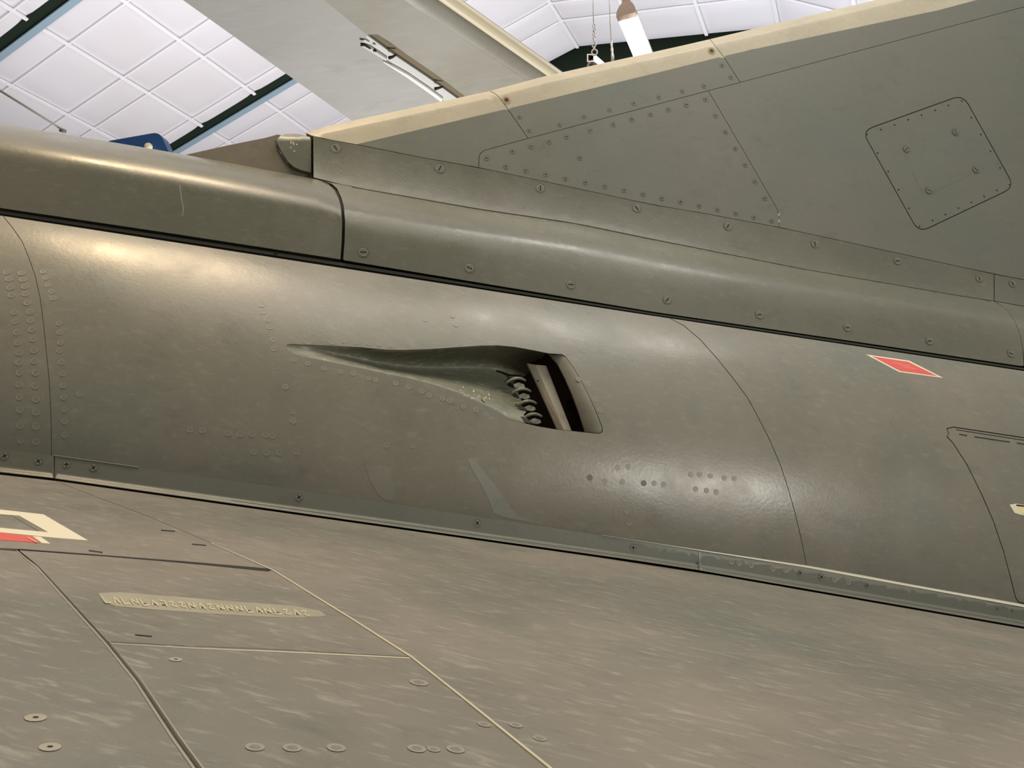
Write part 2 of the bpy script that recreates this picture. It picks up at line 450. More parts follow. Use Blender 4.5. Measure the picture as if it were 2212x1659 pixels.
for i in range(1, len(CH) - 2):
    (ka, za), (kb, zb) = CH[i], CH[i+1]; L = math.hypot(kb-ka, zb-za)
    if i == 3:   # the facet seen at top left: seams where the photograph has them
        cs = [0, 1.36, 2.70, 3.96, 5.25, 6.55, 7.85, 9.06]; cs = [x / 9.06 for x in cs]
    else:
        m = max(2, round(L / 1.28)); cs = [x / m for x in range(m+1)]
    for bi, (h0, h1) in enumerate(bays):
        hs_ = [0, .44, 1.38, 1.86, 2.76, h1-h0] if bi in (2, 3) else [0, .44, 1.38, 1.86, 2.76, h1-h0]
        hs_ = [x for x in hs_ if x < h1-h0-.05] + [h1-h0]
        for s0, s1 in zip(cs, cs[1:]):
            for a, b in zip(hs_, hs_[1:]):
                def q(s, h): return hp(ka + (kb-ka)*s, za + (zb-za)*s, h)
                e = 0
                pillow('ceiling_panel', q(s0+e, h0+a), q(s1-e, h0+a), q(s1-e, h0+b), q(s0+e, h0+b), .035, ceiling, FABRIC)
        nrm = Vector((0,0,0)); dch = (hp(kb, zb, 0) - hp(ka, za, 0)).normalized(); nrm = dch.cross(H)
        if nrm.z > 0: nrm = -nrm
        for s in cs[:-1] if i < len(CH)-3 else cs:
            box('seam_strip', q(s, (h0+h1)/2) + nrm*.035, H*((h1-h0)/2-.02), dch*.026, nrm*.014, ceiling, TAPE)
        for a in hs_[1:-1]:
            box('seam_strip', (q(0, h0+a)+q(1, h0+a))/2 + nrm*.030, dch*(L/2-.02), H*.010, nrm*.012, ceiling, TAPE)
def beam(n, h):
    root = tag(empty('trim_%d' % n, hp(0, CAM.z, h)), kind='structure')
    for nm, a, b, zo, zt, mt in (('steel_web', h-.05, h+.10, -.03, .18, STEELG), ('steel_flange', h+.09, h+.19, -.085, -.06, FLANGE)):
        vs = []; fs = []
        for (k, z) in CH:
            for hh in (a, b):
                for zz in (z+zo, z+zt): vs.append(hp(k, max(zz, 0), hh))
        for i in range(len(CH)-1):
            o = i*4; fs += [(o, o+4, o+6, o+2), (o+1, o+3, o+7, o+5), (o, o+1, o+5, o+4), (o+2, o+6, o+7, o+3)]
        mesh(nm, vs, fs, root, (mt,))
for i, h in enumerate(RIBS): beam(i+1, h)
gv = [hp(k, z + (.35 if z else 0), HEND + .30) for k, z in CH]
tag(mesh('wall_back', gv, [tuple(range(len(gv)))], None, (matte(plain('dark_green_gable', (.020,.030,.021), .9)),)), kind='structure')
fv = [hp(CH[0][0]+1, 0, -8), hp(CH[-1][0]-1, 0, -8), hp(CH[-1][0]-1, 0, HEND+1), hp(CH[0][0]+1, 0, HEND+1)]
tag(mesh('floor', fv, [(0,1,2,3)], None, (CONC,)), kind='structure')

# ------------------------------------------------------------ the olive jet
jet = tag(empty('jet_aircraft', O0 + VD*-.3), 'weathered olive drab jet whose fuselage side, wing and tail fin fill the photo', 'aircraft')
def PJ(name, poly, surf, **k): return panel(name, poly, surf, jet, **k)
def along(f, u0, u1, n=12): return [(u0 + (u1-u0)*i/n, f(u0 + (u1-u0)*i/n)) for i in range(n+1)]
UL, UR = -420, 2640
# main fuselage skin with the duct opening and a hatch
f1 = [(6,466),(27,492),(48,522),(62,556),(76,596),(86,640),(94,700),(100,760),(106,820),(110,900),(111,983)]
f2 = [(1447,686),(1478,704),(1512,733),(1547,772),(1584,818),(1614,858),(1636,898),(1664,953),(1686,1005),(1704,1060),(1718,1110),(1731,1165),(1743,1224)]
duct_top = [(619,745),(626,743),(700,746),(780,750),(830,755),(870,756),(930,754),(1000,749),(1040,746.5),(1075,746),(1110,749),(1150,756),(1184,763),(1214,765)]
duct_right = [(1222,770),(1240,795),(1258,825),(1276,862),(1292,898),(1302,925),(1302,933),(1294,937)]
duct_low = [(1280,936),(1240,932),(1195,927),(1160,921),(1128,913),(1098,905),(1080,893),(1040,872),(990,849),(940,832),(880,816),(830,806),(780,795),(720,783),(672,774),(640,767),(624,761),(620,752)]
duct = duct_top + duct_right + duct_low
hatch = [(2046,926),(2060,923),(2212,946),(2400,975),(2640,1012),(2640,1372),(2400,1334),(2212,1303),(2200,1300),(2194,1290),(2184,1250),(2168,1190),(2146,1125),(2122,1070),(2090,1005),(2060,958),(2046,943),(2050,937)]
body_poly = along(y_ftop, UL, UR, 24) + [(u, y+3) for u, y in along(y_rtop, UR, UL, 24)]
subst = PJ('inner_structure', body_poly, fusS, mats=(DARK,), off=-.010, thick=.004, step=60, holes=[duct], holegap=-1)
skin1 = PJ('fuselage_skin', along(y_ftop, UL, 6, 4) + f1[1:] + [(u, y+2) for u, y in along(y_rtop, 111, UL, 5)], fusS, mats=(FUSP,), gap=.7, step=24)
skin2 = PJ('fuselage_skin', along(y_ftop, 6, 1447, 16) + f2[1:] + [(u, y+2) for u, y in along(y_rtop, 1743, 111, 18)] + f1[1:-1][::-1], fusS, mats=(FUSP,), gap=.7, step=20, holes=[duct], holegap=0)
skin3 = PJ('fuselage_skin', along(y_ftop, 1447, UR, 12) + [(u, y+2) for u, y in along(y_rtop, UR, 1743, 10)] + f2[1:-1][::-1], fusS, mats=(FUSP,), gap=.7, step=22, holes=[hatch], holegap=1.4)
hatchp = PJ('access_hatch', hatch, fusS, mats=(FUSP,), gap=.6, step=22, off=.001)
# hinge of the hatch
line('hinge_gap', [(2065,928),(2212,951),(2400,980)], 1.6, fusS, hatchp, DARK, off=.0016)
for a, b in (((2072,938),(2089,941)),((2105,943.5),(2182,955)),((2197,957),(2260,967)),((2280,970),(2340,979))):
    line('hinge_leaf', [a, b], 2.2, fusS, hatchp, BLACKM, off=.0016)
panel('label_plate', [(2181,1090),(2196,1088),(2260,1098),(2270,1122),(2206,1112),(2192,1108)], fusS, hatchp, (WHITEM,), off=.0016, thick=.001)
panel('label_plate', [(2200,1096),(2240,1102),(2246,1113),(2206,1108)], fusS, hatchp, (plain('yellow_label', (.85,.75,.35), .5),), off=.0022, thick=.001)
line('label_mark', [(2196,1091),(2212,1093)], 3, fusS, hatchp, BLACKM, off=.0028)
# ---- the flush air intake in the fuselage side
y_dt = lut(duct_top); y_dl = lut([p for p in duct_low[::-1] if p[0] > 620])
y_sh = lut([(620,750),(700,762),(760,774),(820,787),(880,795),(940,797),(1000,796),(1040,797),(1075,801),(1110,806),(1150,793),(1184,788)])
def w_duct(u, y):
    a, s_, b = y_dt(u), max(y_sh(u), y_dt(u)+3), y_dl(u); D = .003 + .190*sstep(620, 1040, u)
    if y <= s_: d = D * (1 - (1 - min(1, max(0, (y-a)/(s_-a))))**1.8)
    else:
        t = min(1, max(0, (y-s_)/max(b-s_, 1))); d = D*(1+1.9*t)*(1-t)**1.9
    d += .05*sstep(1060, 1150, u)*sstep(900, 780, y)
    return w_fus(u, y) - d - .001
ductS = Side(w_duct)
bay_edge = [(1184,764),(1160,770),(1140,786),(1150,806),(1140,812),(1118,822),(1124,836),(1130,848),(1138,862),(1142,876),(1150,890),(1160,905),(1168,919)]
ramp_poly = duct_top[:-2] + [(1178,763),(1172,772),(1137,786),(1146,800),(1134,812),(1112,820),(1122,836),(1116,842),(1126,866),(1122,870),(1136,890),(1130,896),(1148,914),(1128,912),(1098,904)] + duct_low[6:]
ramp = PJ('intake_ramp', ramp_poly, ductS, mats=(GREEN,), gap=-.4, step=8, thick=.004, cuts=[[(u, y_sh(u)) for u in range(640, 1100, 10)], [(u, y_dt(u)*.5+y_sh(u)*.5) for u in range(680, 1100, 12)], [(u, y_sh(u)*.8+y_dl(u)*.2) for u in range(680, 1080, 12)]])
def w_cav(u, y): return w_fus(u, y) - .30
cavS = Side(w_cav)
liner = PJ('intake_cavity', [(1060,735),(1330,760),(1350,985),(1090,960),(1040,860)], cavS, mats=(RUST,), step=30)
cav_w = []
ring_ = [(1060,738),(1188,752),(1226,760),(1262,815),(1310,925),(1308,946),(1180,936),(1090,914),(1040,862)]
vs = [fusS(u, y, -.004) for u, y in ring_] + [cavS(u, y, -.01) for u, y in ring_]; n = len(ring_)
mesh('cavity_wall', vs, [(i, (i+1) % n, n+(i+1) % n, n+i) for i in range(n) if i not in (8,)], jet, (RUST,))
# rear lip: rolled sheet leading back to the skin
def w_lip(u, y):
    t = (y - 765) / (935 - 765); ul = 1184 + (1264-1184)*t - 10*math.sin(t*math.pi)*0; ur = 1222 + (1302-1222)*t
    s = (u - ul) / max(ur - ul, 1); return w_fus(u, y) - .040*max(0, 1-s)**1.6 - .0015
PJ('intake_lip', [(1184,763),(1200,764),(1214,766),(1222,771),(1240,796),(1258,826),(1276,863),(1291,898),(1301,926),(1300,933),(1293,936),(1264,933),(1252,895),(1236,852),(1220,816),(1204,786)], Side(w_lip), mats=(FUSP,), gap=.4, step=9, thick=.010)
# bar crossing the opening
def W1(u, y, d): return pw(u, y, w_fus(u, y) - d)
bt, bb = (1141,786), (1206,930)
vs = [W1(1139,785,.075), W1(1157,788,.055), W1(1180,790,.085), W1(1207,934,.075), W1(1222,937,.055), W1(1238,939,.085)]
vs += [v - WD*.012 for v in vs]
bar = mesh('cross_bar', vs, [(0,3,4,1),(1,4,5,2),(6,7,10,9),(7,8,11,10),(0,1,7,6),(1,2,8,7),(3,9,10,4),(4,10,11,5),(0,6,9,3),(2,5,11,8)], jet, (METAL,))
bar['label'] = 'pale bare metal bar across the air intake'
fasten(SCREW_SMALL, 'bar_screw', 1162, 823, Side(lambda u, y: w_fus(u, y) - .056), 3, bar)
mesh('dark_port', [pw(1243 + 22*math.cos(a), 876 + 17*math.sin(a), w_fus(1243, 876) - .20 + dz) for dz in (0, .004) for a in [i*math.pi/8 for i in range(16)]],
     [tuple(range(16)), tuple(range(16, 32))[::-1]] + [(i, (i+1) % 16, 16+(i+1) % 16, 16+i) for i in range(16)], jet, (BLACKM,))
for i, (u, y) in enumerate([(1092,826),(1103,849),(1115,875),(1127,903)]):
    arc = []
    for k in range(11):
        t = k/10; arc.append(W1(u + 43*t, y + 4 - 15*math.sin(math.pi*min(t*.72+.03,1)) + 3*t, .036 - .05*math.sin(math.pi*t)*.5 + .012*t))
    v = tube('vane', arc, [.0022+.0032*math.sin(math.pi*(.2+.6*k/10)) for k in range(11)], jet, GREEN, seg=8)
    sl = [(u-2,y-3),(u+6,y-3),(u+14,y+3),(u+24,y+10),(u+16,y+12),(u+6,y+8)]
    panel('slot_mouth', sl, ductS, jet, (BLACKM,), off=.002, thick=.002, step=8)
    panel('vane_plate', [(u+17,y+5),(u+28,y+0),(u+40,y+4),(u+42,y+10),(u+34,y+13),(u+20,y+11)], Side(lambda a, b: w_fus(a, b) - .045), jet, (GREEN,), thick=.003, step=8)
tube('intake_rod', [pw(1073,801,w_duct(1073,801)+.004), pw(1100,810,w_duct(1098,812)+.004), pw(1128,812,w_fus(1128,815)-.10)], .0035, jet, BLACKM)
for _ in range(26):                                   # chipped paint specks on the ramp
    u = random.gauss(1030, 18); y = 852 + (u-1030)*.22 + random.gauss(0, 6)
    line('paint_chip', [(u, y), (u + random.uniform(1, 3), y + random.uniform(1, 4))], random.uniform(1, 2), ductS, ramp, SEALM, off=.0010, thick=.0015)
# ---- root strip between fuselage and wing
def root_poly(a, b): return along(y_rtop, a, b, 10) + along(y_rbot, b, a, 10)
def rows(a, b): return [[(u, y_rtop(u)*(1-t)+y_rbot(u)*t) for u in [a+(b-a)*i/12 for i in range(13)]] for t in (.08,.70,.76,.82,.88,.94)]
root1 = PJ('wing_root_strip', root_poly(UL, 117), rootS, mats=(OLIVE,), gap=.9, step=18, stepy=9, off=.002, cuts=rows(UL+6, 112))
root2 = PJ('wing_root_strip', root_poly(118, 1511), rootS, mats=(FINP,), gap=.5, step=18, stepy=9, off=.002, cuts=rows(124, 1506))
root3 = PJ('wing_root_strip', root_poly(1511, UR), rootS, mats=(FINP,), gap=.3, step=18, stepy=9, off=.002, cuts=rows(1517, UR-6))
PJ('root_seal', [(u, y-3) for u, y in along(y_rbot, UL, UR, 20)] + [(u, y+14) for u, y in along(y_rbot, UR, UL, 20)], Side(lambda u, y: .630), mats=(DARK,), step=60)
line('strip_edge', along(y_rtop, 1300, UR, 12), [.6,1,2,3.5,4.5,5.5,6,6.5,7,7,7,7,7], Side(lambda u, y: w_root(u, y)+.004), jet, plain('bright_edge_highlight', (.62,.60,.48), .35))  # pale lines stand in for the highlight on the strip's top edge
line('strip_edge', along(y_rtop, 116, 300, 6), 1.6, Side(lambda u, y: w_root(u, y)+.004), jet, RINGM)
line('strip_joint', [(1511,1192),(1512,1210),(1511,1222),(1516,1230)], 2.0, rootS, root3, RINGM, off=.004)
tube('strip_bead', [rootS(u, y-7, .002) for u, y in along(y_rbot, 500, UR, 24)], [.001+.006*min(1, i/12) for i in range(25)], root3, FINP, seg=10)
for u, y, r in [(-190,958,9),(10,985,9),(83,996,9),]: fasten(SCREW_STAR, 'cross_screw', u, y, rootS, r, root1, off=.0026)
for u, y, r in [(144,1003,9),(202,1010,9),(646,1074,9),(1031,1130,8.5),(1368,1183,8)]: fasten(SCREW_STAR, 'cross_screw', u, y, rootS, r, root2, off=.0026)
for u, y, r in [(1728,1238,6.5),(1774,1247,7.5),(1873,1265,6),(2155,1315,4),(2187,1319,4)]: fasten(SCREW_STAR, 'cross_screw', u, y, rootS, r, root3, off=.0026)
for x, y in [(1590,1120),(1665,1135),(1780,1155),(1985,1190),(2105,1200)]: fasten(RIVET_FAINT, 'rivet', 1220+x/4.424, 960+y/4.424, rootS, 6, root3, off=.0024)
for u, y in ((1802,1252),(1832,1257)): fasten(RIVET_FAINT, 'rivet', u, y, rootS, 6, root3, off=.0024)
# ---- spine, groove and fin-root fairing
PJ('groove_floor', [(u, y-8) for u, y in along(y_sbot, UL, UR, 20)] + [(u, y+7) for u, y in along(y_ftop, UR, UL, 20)], grooveS, mats=(DARK,), step=60)
PJ('rubber_seal', [(u, y_sbot(u) + (y_ftop(u)-y_sbot(u))*.33) for u, y in along(y_sbot, UL, UR, 20)] + [(u, y_sbot(u) + (y_ftop(u)-y_sbot(u))*.74) for u, y in along(y_ftop, UR, UL, 20)], Side(lambda u, y: .322), mats=(plain('dark_olive_rubber', (.07,.068,.048), .6),), step=60)
s_end = [(693,389),(711,398),(723,410),(732,428),(737,445),(740,477),(739,520),(736,561)]
spine = PJ('spine_fairing', along(y_spine, UL, 687, 12) + s_end[1:] + along(y_sbot, 730, UL, 10), spineS, mats=(OLIVE,), gap=1.0, step=20, stepy=7, mirror=True)
line('spine_scratch', [(388,400),(392,430),(396,450),(394,465)], 1.5, spineS, spine, RINGM, off=.0008)
fasten(SCREW_SMALL, 'drain_hole', 596, 547, Side(lambda u, y: .323), 4, jet)
fj = [(2147,651),(2160,658),(2178,672),(2193,695),(2203,722),(2209,752),(2212,790)]
fair = PJ('fin_root_fairing', along(y_crease, 697, 2146, 24) + fj[1:] + along(y_sbot, 2206, 744, 24) + [(741,560),(744,520),(745,477),(742,445),(737,427),(728,408),(716,397)], fairS, mats=(OLIVE,), gap=.5, step=20, stepy=7, off=0)
fair2 = PJ('fin_root_fairing', along(y_crease, 2147, UR, 5) + along(y_sbot, UR, 2214, 5) + fj[1:-1][::-1], fairS, mats=(OLIVE,), gap=.6, step=20, stepy=8)
PJ('fairing_core', along(y_crease, 690, UR, 20) + along(y_sbot, UR, 700, 20), fairS, mats=(DARK,), off=-.030, step=20, stepy=8)
tube('fairing_lip', [fairS(u, y+1, .004) for u, y in along(y_crease, 760, 2140, 24)], [.0022+.0022*math.sin(math.pi*i/24)**.5 for i in range(25)], fair, OLIVE, seg=10)
for x, y in [(785,545),(1014,579),(1233,615),(1441,648),(1640,680),(1830,708),(2007,737),(2183,764)]: fasten(SCREW_SLOT, 'slotted_screw', x, y, fairS, 12.5 - (x-785)*.0022, fair)
PJ('fin_core', along(y_ridge, 690, UR, 16) + [(u, y+4) for u, y in along(y_crease, UR, 690, 16)], ridgeS, mats=(DARK,), off=-.012, step=60)
PJ('fin_core', [(662,292),(672,292),(700,302),(700,402),(662,392)], Side(lambda u, y: .002), mats=(DARK,), step=60)
ridge = PJ('fin_root_strip', [(676,293)] + along(y_ridge, 700, 2147, 24) + along(y_crease, 2147, 677, 24), ridgeS, mats=(OLIVE,), gap=.5, step=20, stepy=10)
ridge2 = PJ('fin_root_strip', along(y_ridge, 2148, UR, 5) + along(y_crease, UR, 2148, 5), ridgeS, mats=(OLIVE,), gap=.8, step=20, stepy=10)
for x, y in [(725,320),(950,364),(1167,407),(1375,450),(1572,489),(1760,527),(1938,564),(2115,602)]: fasten(SCREW_SLOT, 'slotted_screw', x, y, ridgeS, 12.5 - (x-725)*.0022, ridge)
fasten(SCREW_SLOT, 'slotted_screw', 2187, 613, ridgeS, 10, ridge2)
# ---- small fillet ahead of the fin
flatS = Side(lambda u, y: .018)
PJ('fin_fillet', [(340,360),(380,341),(405,333),(500,312),(575,297),(600,290),(608,292),(594,304),(606,330),(620,352),(632,362),(650,369),(675,375),(676,400),(560,395)], flatS, mats=(paint('brown_olive_paint', (.125,.105,.078), (.150,.135,.100), (.24,.20,.15), wear=.3, big=4),), gap=.4, step=20, thick=.036)
knob = PJ('fin_tip_block', [(594,303),(606,292),(618,288),(640,288),(660,292),(670,295),(673,302),(673,374),(650,368),(634,361),(622,350),(608,329)], Side(lambda u, y: .018 + .022*min(1, max(0, (y-287)/14))), mats=(OLIVE,), gap=.9, step=12, thick=.045)
for k in range(16):
    u = random.gauss(632, 7); y = random.gauss(313, 7)
    line('paint_chip', [(u, y), (u + random.uniform(1, 3), y + random.uniform(-2, 2))], random.uniform(1.2, 2.4), Side(lambda a, b: .0405), knob, SEALM, thick=.001)
# ---- the tail fin
j1 = [(1058,196),(1072,204),(1084,217),(1098,237),(1118,266),(1141,299)]
j2 = [(1533,91),(1548,103),(1565,125),(1581,150),(1599,178)]
ln2 = [(1141,299),(1530,196),(1599,178),(1843,113),(2212,15),(2640,-98)]
tri = [(1034,362),(1035,338),(1038,331),(1046,325),(1141,299),(1530,196),(1600,315),(1679,452),(1683,466),(1683,491)] + along(y_ridge, 1660, 1060, 8)
mf = lambda u, y: 1 if y < y_cream(u) else 0
def crm(a, b): return [along(y_cream, a, b, 8)]
FM = (FINP, CREAM)
def nose(a, b): return [[(u, y_fin(u)+k) for u in [a+(b-a)*i/16 for i in range(17)]] for k in (1.5, 3, 5.5, 9, 13, 17)]
le1 = PJ('fin_leading_edge', along(y_fin, 659, 1040, 8) + j1 + [(1046,325),(1038,331),(1035,338),(1034,361)] + along(y_ridge, 1034, 676, 9) + [(672,293)], finS, mats=FM, gap=.7, step=20, stepy=9, matf=mf, cuts=crm(770, 1090)+nose(700,1050), mirror=True)
le2 = PJ('fin_leading_edge', along(y_fin, 1058, 1533, 8) + j2[1:] + [(1530,196)] + j1[1:][::-1], finS, mats=FM, gap=.6, step=20, stepy=9, matf=mf, cuts=crm(1104, 1552)+nose(1082,1530), mirror=True)
le3 = PJ('fin_leading_edge', along(y_fin, 1533, UR, 8) + [(UR,-98),(2212,15),(1843,113),(1599,178)] + j2[1:-1][::-1], finS, mats=FM, gap=.5, step=20, stepy=9, matf=mf, cuts=crm(1566, 2300)+nose(1556,2600), mirror=True)
trip = PJ('fin_skin_panel', tri, finS, mats=(FINP,), gap=.5, step=40)
HQ = [(1863,283),(2080,205),(2191,404),(1985,502)]
def rounded(Q, r, n=5):
    out = []
    for i in range(len(Q)):
        a, b, c = Vector(Q[i-1]), Vector(Q[i]), Vector(Q[(i+1) % len(Q)])
        p0 = b + (a-b).normalized()*r; p1 = b + (c-b).normalized()*r
        for k in range(n+1):
            t = k/n; out.append(tuple(p0*(1-t)**2 + b*2*t*(1-t) + p1*t*t))
    return out
hq = rounded(HQ, 24)
main = PJ('fin_skin_panel', [(1530,196),(1599,178),(1843,113),(2212,15),(UR,-98)] + along(y_ridge, UR, 1700, 10) + [(1683,491),(1683,466),(1679,452),(1600,315)], finS, mats=(FINP,), gap=.5, step=40, holes=[hq], holegap=1.3)
cover = PJ('fin_access_cover', hq, finS, mats=(FINP,), gap=.6, step=30, off=.0005)
PJ('fin_inner', [(1000,290),(1560,160),(2640,-110),(UR,y_ridge(UR)+5)] + [(u, y+5) for u, y in along(y_ridge, UR, 700, 12)], finS, mats=(DARK,), off=-.009, step=60)
PJ('fin_inner', along(lambda u: y_fin(u)+16, 1000, UR, 8) + [(UR, -60),(1560,200),(1000,320)], finS, mats=(DARK,), off=-.010, step=60)
PJ('fin_far_skin', [(1000,290),(1560,165),(2640,-110),(UR,y_ridge(UR)+40)] + [(u, y+5) for u, y in along(y_ridge, UR, 700, 12)], Side(lambda u, y: -.040), mats=(FINP,), step=60, thick=.006)
iq = rounded([(1946,308),(2098,262),(2118,392),(1993,425)], 22)
icov = panel('inner_cover', rounded([(1941,307),(2062,266),(2117,366),(1996,424)], 18), finS, cover, (FINP,), off=.0010, thick=.001, step=30)
for u, y, r in ((1958,322,.9),(2064,285,-1.2),(2108,366,-.8),(2006,411,-.3)): fasten(SCREW_SLOT_FUS, 'slotted_screw', u, y, finS, 9, cover, rot=r, off=.0018)
for x, y in [(115,505),(265,452),(415,400),(563,345),(708,294),(855,242),(998,190),(1145,140),(1247,322),(1352,505),(1456,687),(1560,868),(1661,1051),(1525,1111),(1387,1178),(1248,1242),(1108,1305),(967,1373),(827,1439),(684,1504),(570,1307),(457,1105),(345,907),(230,707)]:
    fasten(SCREW_SMALL, 'small_screw', 1850+x/5.028, 190+y/5.028, finS, 2.0, cover, off=.0008)
# screws of the triangular panel and of the leading edge (pixel centres read off the photograph)
for x, y in [(970,945),(1124,903),(1235,875),(1343,846),(1449,817),(1590,779),(1728,743),(1838,712),(1950,683),(2058,654),(2165,626),(1086,995),(1206,1018),(1325,1042),(1443,1066),(1561,1090),(1677,1113),(1792,1137),(1906,1160),(2017,1184),(2130,1206),(1528,942)]:
    fasten(SCREW_CROSS, 'cross_screw', 700+x/2.765, y/2.765, finS, 6.3, trip, rot=random.uniform(-.3, .3))
for x, y in [(310,594),(370,691),(430,789),(489,887),(548,986),(606,1085),(665,1184),(161,1206),(272,1229),(382,1252),(491,1275),(599,1297),(705,1320)]:
    fasten(SCREW_CROSS, 'cross_screw', 1412+x/2.765, y/2.765, finS, 6.0, trip, rot=random.uniform(-.3, .3))
for x, y in [(1168,699),(1225,780),(1407,745),(1552,697),(1705,656),(1850,618),(2000,580),(2140,545)]:
    fasten(SCREW_CROSS, 'cross_screw', 700+x/2.765, y/2.765, finS, 5.5, le2, rot=random.uniform(-.3, .3))
for u, y in ((1521,186),(1560,141),(1579,167)): fasten(SCREW_CROSS, 'cross_screw', u, y, finS, 6, le2)
SCREW_RUST = disc_mesh('rusty_screw', [(.3,.08,1),(.62,.05,0),(1.0,.03,2)], (plain('rust_stain', (.16,.10,.05), .7), DARK, plain('rust_halo', (.36,.28,.18), .6)))
for u, y, r in ((1094,216,10),(1537,110,9)): fasten(SCREW_RUST, 'rusty_screw', u, y, finS, r, le2)
for u, y in ((1683,463),(1683,477)): line('paint_chip', [(u, y-3), (u, y+3)], 1.8, finS, main, SEALM)
PALETONE = paint('pale_patch_tone', (.225,.235,.205), (.24,.24,.21), (.34,.335,.28), wear=.2, big=2.2, rough=.33)  # paler greenish tone of two patches on the side skin
panel('pale_patch', [(1008,990),(1024,992),(1044,1018),(1066,1045),(1088,1072),(1104,1100),(1124,1116),(1152,1128),(1122,1124),(1088,1117),(1066,1108),(1056,1080),(1040,1048),(1022,1018)], fusS, skin2, (PALETONE,), off=.0006, thick=.001, step=14)
panel('pale_patch', [(790,1008),(820,1004),(842,1016),(852,1050),(852,1078),(836,1082),(818,1070),(800,1040)], fusS, skin2, (paint('faint_pale_tone', (.200,.208,.178), (.235,.225,.19), (.34,.335,.28), wear=.2, big=2.2, rough=.30),), off=.0006, thick=.001, step=14)
# ---- placards on the fuselage
pl = panel('red_placard', [(1870,765.5),(1964,779),(2038,816.5),(1942,803.5)], fusS, skin3, (WHITEM,), off=.0008, thick=.001, step=14)
panel('red_field', [(1884,769.5),(1962,781.5),(2025,812.5),(1944,801)], fusS, skin3, (REDM,), off=.0014, thick=.001, step=14)
for x0, y0, n_ in ((1928,782,9),(1949,790.5,7)):
    for k in range(n_):
        u = x0 + k*4.3; y = y0 + k*.82
        line('lettering', [(u, y), (u+1.6+random.random(), y+2.0+random.random())], 1.3, fusS, skin3, PINKM, off=.0020, thick=.0006)
# ---- rivets
def rv(lst, sc, ox, oy, r, parent, me=RIVET, surf=fusS, s=fusS):
    for q in lst: fasten(me, 'rivet', ox+q[0]/sc, oy+q[1]/sc, surf, r, parent)
rv([(42,375),(55,415),(62,465),(68,510),(85,610),(90,665),(100,730),(105,790),(113,848),(113,905),(115,965),(113,1035),(115,1108),(118,1183),(120,1275),(122,1360)], 2.72, 0, 450, 7.4, skin1, RIVET_FAINT)
rv([(130,380),(137,418),(148,460),(152,502),(163,555),(175,607),(182,658),(190,713),(197,768),(200,835),(203,897),(210,965),(208,1042),(212,1120),(212,1197),(212,1280),(212,1370)], 2.72, 0, 450, 7.6, skin1, RIVET_FAINT)
rv([(-40,375+k*62) for k in range(16)] + [(-130,375+k*62) for k in range(16)], 2.72, 0, 450, 7.4, skin1, RIVET_FAINT)
rv([(255,372),(270,408),(285,450),(305,488),(313,528),(347,675),(352,728),(355,788),(350,835),(360,903),(368,972),(372,1040),(375,1108),(380,1180),(380,1250),(380,1330),
    (1535,568),(1548,610),(1573,655),(1585,697),(1607,770),(1612,825),(1677,1048),(1720,1245),(1117,1300),(1190,1302),(1340,1320),(1410,1325),(1480,1325),(1560,1330),(1600,1335),(1490,1430),(1565,1435),(1640,1435),(1740,1430),(470,1090)], 2.72, 0, 450, 6.6, skin2, RIVET_FAINT)
rv([(155,270),(235,290),(330,320),(430,340),(505,350),(600,378),(640,388),(760,410),(835,432),(915,457),(960,480),(1040,500),(1080,512),(1165,548),(1240,568),(1300,596),(240,165),(380,165),(450,158),(520,165),(600,170),(660,176),(730,182),(30,150),(100,430),(145,580),(150,635),(1850,385),(1910,415),(1950,505),(1980,570),(705,778),(860,783),(940,30),(1100,8),(1120,60)], 2.765, 580, 680, 5.8, skin2, RIVET_FAINT)
rv([(505,220),(605,210),(385,350),(550,355),(855,370),(945,380),(1205,285),(1290,285),(1392,300),(1525,320),(1620,325),(1250,425),(1355,440),(1448,453),(573,520),(593,640),(615,750),(645,870)], 4.424, 1220, 960, 6.0, skin2, RIVET_FAINT)
rv([(240,315),(755,370)], 4.424, 1220, 960, 6.5, skin2, RIVET_DARK)

# ---- wing upper surface
seamA = [(118,1036),(200,1070),(320,1115),(455,1172),(590,1231)]
seamB = [(590,1231),(640,1262),(760,1336),(890,1419),(1000,1506),(1190,1659),(1500,1915),(1740,2115)]
seamC = [(40,1187),(85,1225),(140,1285),(232,1386),(300,1470),(340,1530),(380,1590),(430,1659),(560,1850),(725,2115)]
YB = 2115
wr = lambda a, b, n=10: [(u, y_rbot(u)+4) for u, y in along(y_rbot, a, b, n)]
base = PJ('wing_structure', [(UL, 985)] + wr(UL, UR, 16) + [(UR, YB),(UL, YB)], wingS, mats=(DARK,), off=-.008, step=120)
w1 = PJ('wing_skin_panel', wr(UL, 118, 5)[0:] + seamA[1:] + [(580,1230),(300,1205),(40,1186),(UL,1166)], wingS, mats=(WINGP,), gap=.4, step=50)
w2 = PJ('wing_skin_panel', wr(118, UR, 16) + [(UR,YB),(1740,YB)] + seamB[:-1][::-1] + seamA[1:-1][::-1], wingS, mats=(WINGP,), gap=.3, step=60)
w3 = PJ('wing_skin_panel', [(40,1188),(300,1207),(581,1233),(590,1231)] + seamB[1:4] + [(600,1403),(420,1396),(232,1386)] + seamC[1:3][::-1], wingS, mats=(WINGP,), gap=.5, step=50)
w4 = PJ('wing_skin_panel', [(232,1386),(420,1396),(600,1403)] + seamB[3:] + [(725,YB)] + seamC[4:-1][::-1], wingS, mats=(WINGP,), gap=.6, step=50)
w5 = PJ('wing_skin_panel', [(UL,1168),(0,1187),(38,1190)] + seamC[1:] + [(UL,YB)], wingS, mats=(WINGP,), gap=.9, step=50)
line('slot', [(40,1186),(200,1198),(400,1214),(581,1231)], [1.5,2.2,3.2,6], wingS, w3, BLACKM, off=.0006)
